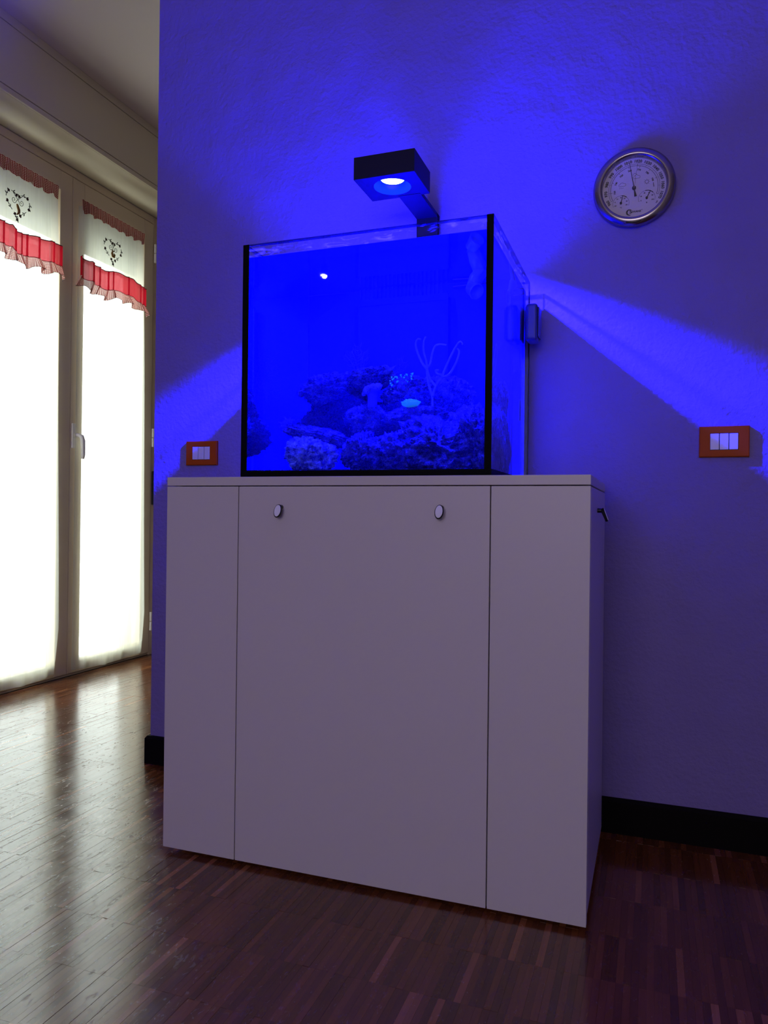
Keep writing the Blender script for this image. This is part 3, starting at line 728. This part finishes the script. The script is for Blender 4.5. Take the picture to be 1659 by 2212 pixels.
for k in range(8): strip(ico, [(.033+r_*math.cos(k*PI/4), .014+r_*math.sin(k*PI/4)) for r_ in (.0062, .0078)], .001)
for (cx_, cy_), (lo, hi), lab, unit, hot in (((-.034, -.037), (-110, 110), ('-20', '0', '10', '20', '30', '40', '50'), '°C', (5, 45)), ((.033, -.031), (-110, 110), ('0', '20', '40', '60', '80', '100'), '%', (-10, 50))):
    strip(sca, [pol(.0215, lo+(hi-lo)*q/40, (cx_, cy_)) for q in range(41)], .0006)
    strip(sca, [pol(.0213, hot[0]+(hot[1]-hot[0])*q/10, (cx_, cy_)) for q in range(11)], .002)
    for i, s_ in enumerate(lab):
        d_ = lo+(hi-lo)*i/(len(lab)-1); text_mesh(num, s_, *pol(.0158, d_, (cx_, cy_)), .0045, 0); strip(sca, [pol(.0195, d_, (cx_, cy_)), pol(.0215, d_, (cx_, cy_))], .0005)
    text_mesh(num, unit, cx_, cy_-.012, .005)
# maker's mark: crescent and lettering
cr = [(-.012+.0085*math.cos(math.radians(q)), -.0645+.0085*math.sin(math.radians(q))) for q in range(60, 301, 12)]
ci = [(-.0095+.0066*math.cos(math.radians(q)), -.0645+.0066*math.sin(math.radians(q))) for q in range(300, 59, -12)]
V = [bp(*p, YD+.0002) for p in cr+ci]; nn = len(cr)
mkr = ico; ico = MB()
ico.add(V, [(i, i+1, 2*nn-2-i, 2*nn-1-i) for i in range(nn-1)])
text_mesh(ico, 'S', -.0085, -.0635, .0135); text_mesh(ico, 'EWANS', .0062, -.0640, .0072); text_mesh(ico, 'TM', .0205, -.0610, .0025)
num.build('numerals', M_ink, bar, recalc=False); sca.build('scale_lines', M_ink, bar, recalc=False); mkr.build('weather_symbols', M_ink, bar, recalc=False); ico.build('maker_mark', M_ink, bar, recalc=False)
def hand(name, c, deg, ln, tail, w0, w1, hub, mat, h=.0135):
    t_ = math.radians(deg); dx, dy = math.sin(t_), math.cos(t_); nx, ny = -dy, dx; mb = MB()
    P_ = [(c[0]-dx*tail+nx*w1, c[1]-dy*tail+ny*w1), (c[0]-dx*tail-nx*w1, c[1]-dy*tail-ny*w1), (c[0]-nx*w0, c[1]-ny*w0), (c[0]+dx*ln-nx*w0*.5, c[1]+dy*ln-ny*w0*.5), (c[0]+dx*ln+nx*w0*.5, c[1]+dy*ln+ny*w0*.5), (c[0]+nx*w0, c[1]+ny*w0)]
    V = [bp(*p, h) for p in P_]+[bp(*p, h+.0008) for p in P_]
    mb.add(V, [tuple(range(6)), tuple(range(11, 5, -1))]+[(k, (k+1) % 6, 6+(k+1) % 6, 6+k) for k in range(6)])
    mb.lathe([(hub, YD), (hub, h+.002), (hub*.6, h+.003)], 20, (BC.x+c[0], BC.y, BC.z+c[1]), axis='y')
    return mb.build(name, mat, bar)
hand('needle', (0, 0), -10, .070, .024, .0011, .0034, .0052, M_ink)
hand('marker_needle', (.0005, .0), 7, .062, .004, .0004, .0004, .002, M_steel, .0165)
hand('needle', (-.034, -.037), 15, .020, 0.002, .0012, .0012, .003, M_ink)
hand('needle', (.033, -.031), 28, .020, 0.002, .0012, .0012, .003, M_ink)
ntc = MB()
for dz_ in (-.0035, .0035): ntc.tube([bp(-.020+.040*q/12, -.0965+dz_+.004*((q-6)/6)**2, .0285-abs(dz_)*.1) for q in range(13)], .0011, 6)
ntc.build('vent_slot', M_black, bar)

# ------------------------------------------------------------------ switch plates
def switch(name, x0, x1, z0, z1, label):
    t_ = thing(name, ((x0+x1)/2, YW, (z0+z1)/2), label, 'switch')
    mx_, mz_ = (x0+x1)/2, (z0+z1)/2; iw, ih = .0345, .0225; y1, y0 = YW-.0004, YW-.0105
    fm = MB().box(x0, x1, y0, y1, mz_+ih, z1).box(x0, x1, y0, y1, z0, mz_-ih).box(x0, mx_-iw, y0, y1, mz_-ih, mz_+ih).box(mx_+iw, x1, y0, y1, mz_-ih, mz_+ih)
    # one piece frame with a window cut in it
    V = []; 
    o_ = [(x0, z0), (x1, z0), (x1, z1), (x0, z1)]; i_ = [(mx_-iw, mz_-ih), (mx_+iw, mz_-ih), (mx_+iw, mz_+ih), (mx_-iw, mz_+ih)]
    e = .0025; of = [(x0+e, z0+e), (x1-e, z0+e), (x1-e, z1-e), (x0+e, z1-e)]
    loops = [[(p[0], y1, p[1]) for p in o_], [(p[0], y0+.003, p[1]) for p in o_], [(p[0], y0, p[1]) for p in of], [(p[0], y0, p[1]) for p in i_], [(p[0], y1, p[1]) for p in i_]]
    V = [p for l in loops for p in l]; F = [(i*4+k, i*4+(k+1) % 4, (i+1)*4+(k+1) % 4, (i+1)*4+k) for i in range(4) for k in range(4)]
    MB().add(V, F).build('cover_frame', M_orange, t_)
    MB().box(mx_-iw+.0002, mx_+iw-.0002, y1-.003, y1-.0002, mz_-ih+.0002, mz_+ih-.0002).build('back_box', M_dark, t_)
    for k in range(3):
        a = mx_-iw+.0008+k*(2*iw/3); MB().box(a, a+2*iw/3-.0020, y0-.0005, y1-.0031, mz_-ih+.0012, mz_+ih-.0012).build('rocker', M_white, t_, bevel=.0008)
    return t_
switch('wall_switch', -.3185, -.1975, 1.0258, 1.1068, 'orange three-rocker wall switch close to the free wall end')
switch('wall_switch', 1.2862, 1.4075, 1.0290, 1.1105, 'orange three-rocker wall switch below the barometer')

# ------------------------------------------------------------------ pendant whose bulb the tank glass mirrors
pd = thing('pendant_lamp', (-.695, -2.43, 2.25), 'bare round bulb hanging on a cord from the ceiling', 'lamp')
MB().tube([(-.695, -2.43, 2.36), (-.695, -2.43, 2.998)], .003, 8).build('cord', M_dark, pd)
MB().lathe([(.014, .045), (.020, .05), (.020, .10), (.010, .115)], 20, (-.695, -2.43, 2.25)).build('socket', M_dark, pd)
MB().lathe([(0.001, -.0155), (.009, -.0125), (.0140, -.006), (.0155, .001), (.014, .009), (.011, .020), (.010, .047)], 24, (-.695, -2.43, 2.294)).build('bulb', emat('bulb_glow', (1, .95, .85, 1), 130), pd, smooth=True)

# ------------------------------------------------------------------ reef: rocks and corals
def rock(name, c, r, seed, mat, label, tilt=0, lump=1.0, cat='rock', sub=5, group=None):
    bm = bmesh.new(); bmesh.ops.create_icosphere(bm, subdivisions=sub, radius=1)
    off = Vector((seed*3.17, seed*1.91, seed*7.3))
    rot = Matrix.Rotation(tilt, 3, 'Y') @ Matrix.Rotation(seed*1.3, 3, 'Z')
    R_ = Matrix.Rotation(tilt, 3, 'Y')
    for v in bm.verts:
        p = v.co.copy(); q = p*1.25+off
        d = .28*noise.noise(q)+.13*(1-abs(noise.noise(q*2.3))*2)+.16*(1-3*abs(noise.noise(q*4.7)))+.10*(1-3*abs(noise.noise(q*10)))+.05*(1-3*abs(noise.noise(q*21)))
        s_ = .92+lump*.85*d
        w_ = Vector((p.x*r[0], p.y*r[1], p.z*r[2]))*s_
        v.co = R_ @ w_ + Vector(c)
        if v.co.z < .9745: v.co.z = .9745+ (v.co.z-.9745)*.02 if v.co.z > .9 else .9745
        v.co.x = min(max(v.co.x, .2255), .8235); v.co.y = min(max(v.co.y, .0215), .500)
    me = bpy.data.meshes.new(name); bm.to_mesh(me); bm.free(); me.materials.append(mat)
    for p in me.polygons: p.use_smooth = True
    o = link(name, me); return tag(o, label, cat, group)
GR = 'live rocks stacked in the aquarium'
rock('live_rock', (.366, .100, 1.010), (.060, .045, .042), 1, M_rockp, 'pale crusty live rock lying apart from the pile on the tank bottom', .1, 1.15, group=GR)
rock('live_rock', (.368, .170, 1.066), (.094, .060, .022), 2, M_rock, 'flat slab rock jutting out over the pale crusty rock', .22, .8, group=GR)
rock('live_rock', (.338, .270, 1.080), (.066, .060, .052), 3, M_rockd, 'dark rock wedged behind the jutting slab rock', 0, 1, group=GR)
rock('live_rock', (.483, .215, 1.106), (.048, .05, .036), 4, M_rock, 'rounded rock under the toadstool coral stalk', 0, 1, group=GR)
rock('live_rock', (.500, .130, 1.016), (.042, .050, .046), 5, M_rock, 'tall pitted rock on the tank bottom beside the dark gap', .35, 1.2, group=GR)
rock('live_rock', (.576, .140, 1.012), (.056, .055, .044), 6, M_rock, 'pitted rock with holes on the tank bottom mid pile', 0, 1.35, group=GR)
rock('live_rock', (.692, .135, 1.026), (.094, .070, .058), 7, M_rock, 'largest craggy rock with pale ridges at the pile foot', .12, 1.4, group=GR)
rock('live_rock', (.782, .160, 1.036), (.040, .080, .074), 8, M_rock, 'upright craggy rock leaning on the aquarium side pane', -.1, 1.3, group=GR)
rock('live_rock', (.606, .215, 1.108), (.078, .060, .027), 9, M_rock, 'shelf rock bearing the small green polyp cushion', -.08, .9, group=GR)
rock('live_rock', (.363, .225, 1.193), (.062, .055, .032), 10, M_rock, 'knobbly overhanging rock encrusted with bright buttons', -.12, 1.3, group=GR)
rock('live_rock', (.465, .275, 1.218), (.070, .06, .028), 11, M_rock, 'plateau rock at the top of the pile under the cup coral', -.1, 1, group=GR)
rock('live_rock', (.394, .300, 1.150), (.076, .060, .048), 12, M_rockd, 'dark rock in the cave under the overhanging rock', 0, 1, group=GR)
rock('live_rock', (.585, .280, 1.177), (.064, .060, .036), 13, M_rock, 'rounded rock under the speckled green polyps', 0, 1.1, group=GR)
rock('live_rock', (.660, .330, 1.165), (.066, .060, .058), 14, M_rock, 'mound shaped rock behind the branching gorgonian', 0, 1.1, group=GR)
rock('live_rock', (.655, .250, 1.078), (.092, .065, .036), 15, M_rock, 'wide rock bridging over the largest craggy rock', .05, 1.2, group=GR)
rock('live_rock', (.742, .270, 1.095), (.044, .05, .030), 16, M_rock, 'small rock perched high beside the aquarium side pane', 0, 1.2, group=GR)
rock('live_rock', (.490, .340, 1.062), (.100, .055, .090), 17, M_rockd, 'big dark base rock hidden deep in the pile', 0, 1, group=GR)
rock('live_rock', (.650, .360, 1.040), (.100, .045, .070), 18, M_rockd, 'broad dark base rock against the overflow box', 0, 1, group=GR)
rock('live_rock', (.745, .250, 1.020), (.05, .06, .05), 19, M_rockd, 'dark rock filling the gap behind the upright craggy rock', 0, 1, group=GR)

# bright buttons and polyps: small beads sitting on a host surface
def beads(name, c, r, n_, size, mat, label, cat, seed):
    rnd = random.Random(seed); mb = MB()
    t_ = thing(name, c, label, cat)
    for _ in range(n_):
        a = rnd.uniform(0, 2*PI); q = math.sqrt(rnd.random()); b = Vector((c[0]+r[0]*q*math.cos(a), c[1]+r[1]*q*math.sin(a), c[2]+r[2]*math.sqrt(max(0, 1-q*q))*rnd.uniform(.8, 1.05)))
        s_ = size*rnd.uniform(.7, 1.2)
        mb.lathe([(s_*.2, -s_), (s_*.9, -s_*.2), (s_, s_*.25), (s_*.6, s_*.6), (s_*.15, s_*.5)], 8, tuple(b))
    o = mb.build('polyps', mat, t_, smooth=True); o['kind'] = 'stuff'
    bm = bmesh.new(); bmesh.ops.create_icosphere(bm, subdivisions=3, radius=1)
    for v in bm.verts: v.co = Vector((v.co.x*r[0]*.97, v.co.y*r[1]*.97, v.co.z*r[2]*.95))+Vector(c)
    me = bpy.data.meshes.new('polyp_mat'); bm.to_mesh(me); bm.free(); me.materials.append(mat)
    link('polyp_mat', me, t_)
beads('green_polyp_colony', (.611, .170, 1.140), (.024, .014, .010), 70, .0028, M_zoa, 'turquoise polyp cushion lying on the shelf rock', 'coral', 3)
M_zoa2 = M_zoa
rnd = random.Random(5)
t_ = thing('speckled_polyp_colony', (.572, .235, 1.205), 'scattered green speckled polyps near the top of the rock pile', 'coral')
mb = MB()
for _ in range(46):
    a, b = rnd.uniform(-.028, .030), rnd.uniform(-.018, .014); s_ = rnd.uniform(.0016, .0030)
    mb.lathe([(s_*.2, -s_), (s_*.9, -s_*.2), (s_, s_*.25), (s_*.3, s_*.6)], 8, (.572+a, .222+abs(b)*.6+a*.1, 1.206+b+a*.15))
o = mb.build('polyps', M_zoa, t_, smooth=True); o['kind'] = 'stuff'
# buttons on the overhanging rock
# gorgonian
gg = thing('branching_gorgonian', (.662, .2, 1.13), 'tall pale branching gorgonian with curling finger branches', 'coral')
def smooth_path(pts, k=4):
    P_ = [Vector(p) for p in pts]; out = []
    for i in range(len(P_)-1):
        p0, p1, p2, p3 = P_[max(i-1, 0)], P_[i], P_[i+1], P_[min(i+2, len(P_)-1)]
        for q in range(k):
            t__ = q/k; out.append(.5*((2*p1)+(p2-p0)*t__+(2*p0-5*p1+4*p2-p3)*t__**2+(3*p1-p0-3*p2+p3)*t__**3))
    return out+[P_[-1]]
BR = [('trunk', [(.662, 1.105), (.660, 1.158)], 0), ('branch', [(.660, 1.158), (.649, 1.193), (.644, 1.228)], .0),
 ('branch', [(.644, 1.228), (.635, 1.240), (.626, 1.258), (.619, 1.279), (.619, 1.293), (.625, 1.300), (.632, 1.298)], -.015),
 ('branch', [(.644, 1.228), (.653, 1.239), (.657, 1.262), (.664, 1.282), (.676, 1.287), (.692, 1.284)], .01),
 ('branch', [(.656, 1.193), (.649, 1.219), (.646, 1.245), (.641, 1.266), (.642, 1.289), (.648, 1.301)], -.03),
 ('branch', [(.660, 1.158), (.668, 1.184), (.683, 1.205)], .0),
 ('branch', [(.683, 1.205), (.700, 1.245), (.717, 1.278), (.727, 1.290), (.733, 1.283)], .01),
 ('branch', [(.683, 1.205), (.700, 1.212), (.716, 1.241), (.722, 1.267), (.716, 1.277)], .03),
 ('branch', [(.684, 1.210), (.672, 1.214), (.669, 1.221), (.677, 1.221)], -.01),
 ('branch', [(.668, 1.184), (.656, 1.199), (.648, 1.219)], .0)]
for nm, pts, dy in BR:
    n_ = len(pts); P3 = [(x, .2+dy*(i/(n_-1)), z) for i, (x, z) in enumerate(pts)]
    sp_ = smooth_path(P3); MB().tube(sp_, [.0032-.0010*i/len(sp_) for i in range(len(sp_))], 8).build(nm, M_gorg, gg, smooth=True)
# toadstool leather coral
ts = thing('toadstool_coral', (.507, .19, 1.128), 'toadstool leather coral with pale cap on a thick stalk', 'coral')
MB().lathe([(.014, -.006), (.013, .012), (.012, .030), (.016, .044), (.022, .050)], 24, (.506, .190, 1.130)).build('stalk', M_fern, ts, smooth=True)
cp = MB(); V = []; n = 40
for r_, h_ in ((.0, .062), (.012, .063), (.020, .060), (.0255, .052), (.024, .045), (.016, .044)):
    for k in range(n):
        a = 2*PI*k/n; w_ = 1+.10*math.sin(3*a)+.06*math.sin(7*a)
        V.append((.503+r_*w_*math.cos(a), .190+r_*w_*math.sin(a)*.8, 1.130+h_+ r_*.25*math.cos(a)+.15*r_*math.sin(4*a)))
cp.add(V, [(i*n+k, i*n+(k+1) % n, (i+1)*n+(k+1) % n, (i+1)*n+k) for i in range(5) for k in range(n)]); cp.build('cap', M_leather, ts, smooth=True)
# cup coral on top of the pile
cc = thing('cup_coral', (.518, .27, 1.215), 'ruffled cup coral on top of the plateau rock', 'coral')
MB().lathe([(.010, 0), (.009, .008), (.012, .016)], 20, (.518, .265, 1.212)).build('stalk', M_fern, cc, smooth=True)
cp = MB(); V = []
for r_, h_ in ((.010, .010), (.020, .018), (.027, .030), (.030, .034), (.025, .033), (.012, .022), (.0, .020)):
    for k in range(n):
        a = 2*PI*k/n; w_ = 1+.14*math.sin(5*a)
        V.append((.514+r_*w_*math.cos(a), .262+r_*w_*math.sin(a)*.8, 1.216+h_*.8-r_*.35*math.sin(a)*-1+ r_*.12*math.sin(5*a)))
cp.add(V, [(i*n+k, i*n+(k+1) % n, (i+1)*n+(k+1) % n, (i+1)*n+k) for i in range(6) for k in range(n)]); cp.build('cup', M_leather, cc, smooth=True)
# feathery fans
def fan(name, base, tips, label, seed, rad=.0011):
    rnd = random.Random(seed); t_ = thing(name, base, label, 'coral'); b = Vector(base)
    for tip in tips:
        tv = Vector(tip); mid = (b+tv)/2+Vector((rnd.uniform(-.006, .006), rnd.uniform(-.008, .008), .008))
        pth = smooth_path([b, mid, tv], 6); mb = MB(); mb.tube(pth, [rad*1.5-rad*.9*i/len(pth) for i in range(len(pth))], 6)
        for i in range(4, len(pth)-1):
            for sg in (-1, 1):
                d = (pth[i+1]-pth[i]).normalized(); sd = Vector((d.z, rnd.uniform(-.5, .5), -d.x)).normalized()
                ln = rnd.uniform(.008, .016); mb.tube([pth[i], pth[i]+sd*sg*ln*.6+d*ln*.4, pth[i]+sd*sg*ln*.8+d*ln], [rad*.8, rad*.6, rad*.3], 4)
        mb.build('frond', M_fern, t_, smooth=True)
fan('sea_plume', (.436, .30, 1.232), [(.433, .30, 1.312), (.397, .30, 1.292), (.415, .30, 1.300), (.454, .30, 1.276), (.448, .31, 1.298)], 'feathery sea plume at the back of the pile top', 11)
fan('sea_plume', (.545, .33, 1.20), [(.542, .33, 1.278), (.532, .33, 1.262), (.555, .33, 1.268)], 'thin feathery sea plume standing behind the cup coral', 12, .0008)
fan('sea_plume', (.290, .160, 1.075), [(.272, .16, 1.105), (.283, .16, 1.110), (.296, .16, 1.108), (.266, .15, 1.096)], 'short tufted plume growing on the tip of the slab rock', 13, .0010)
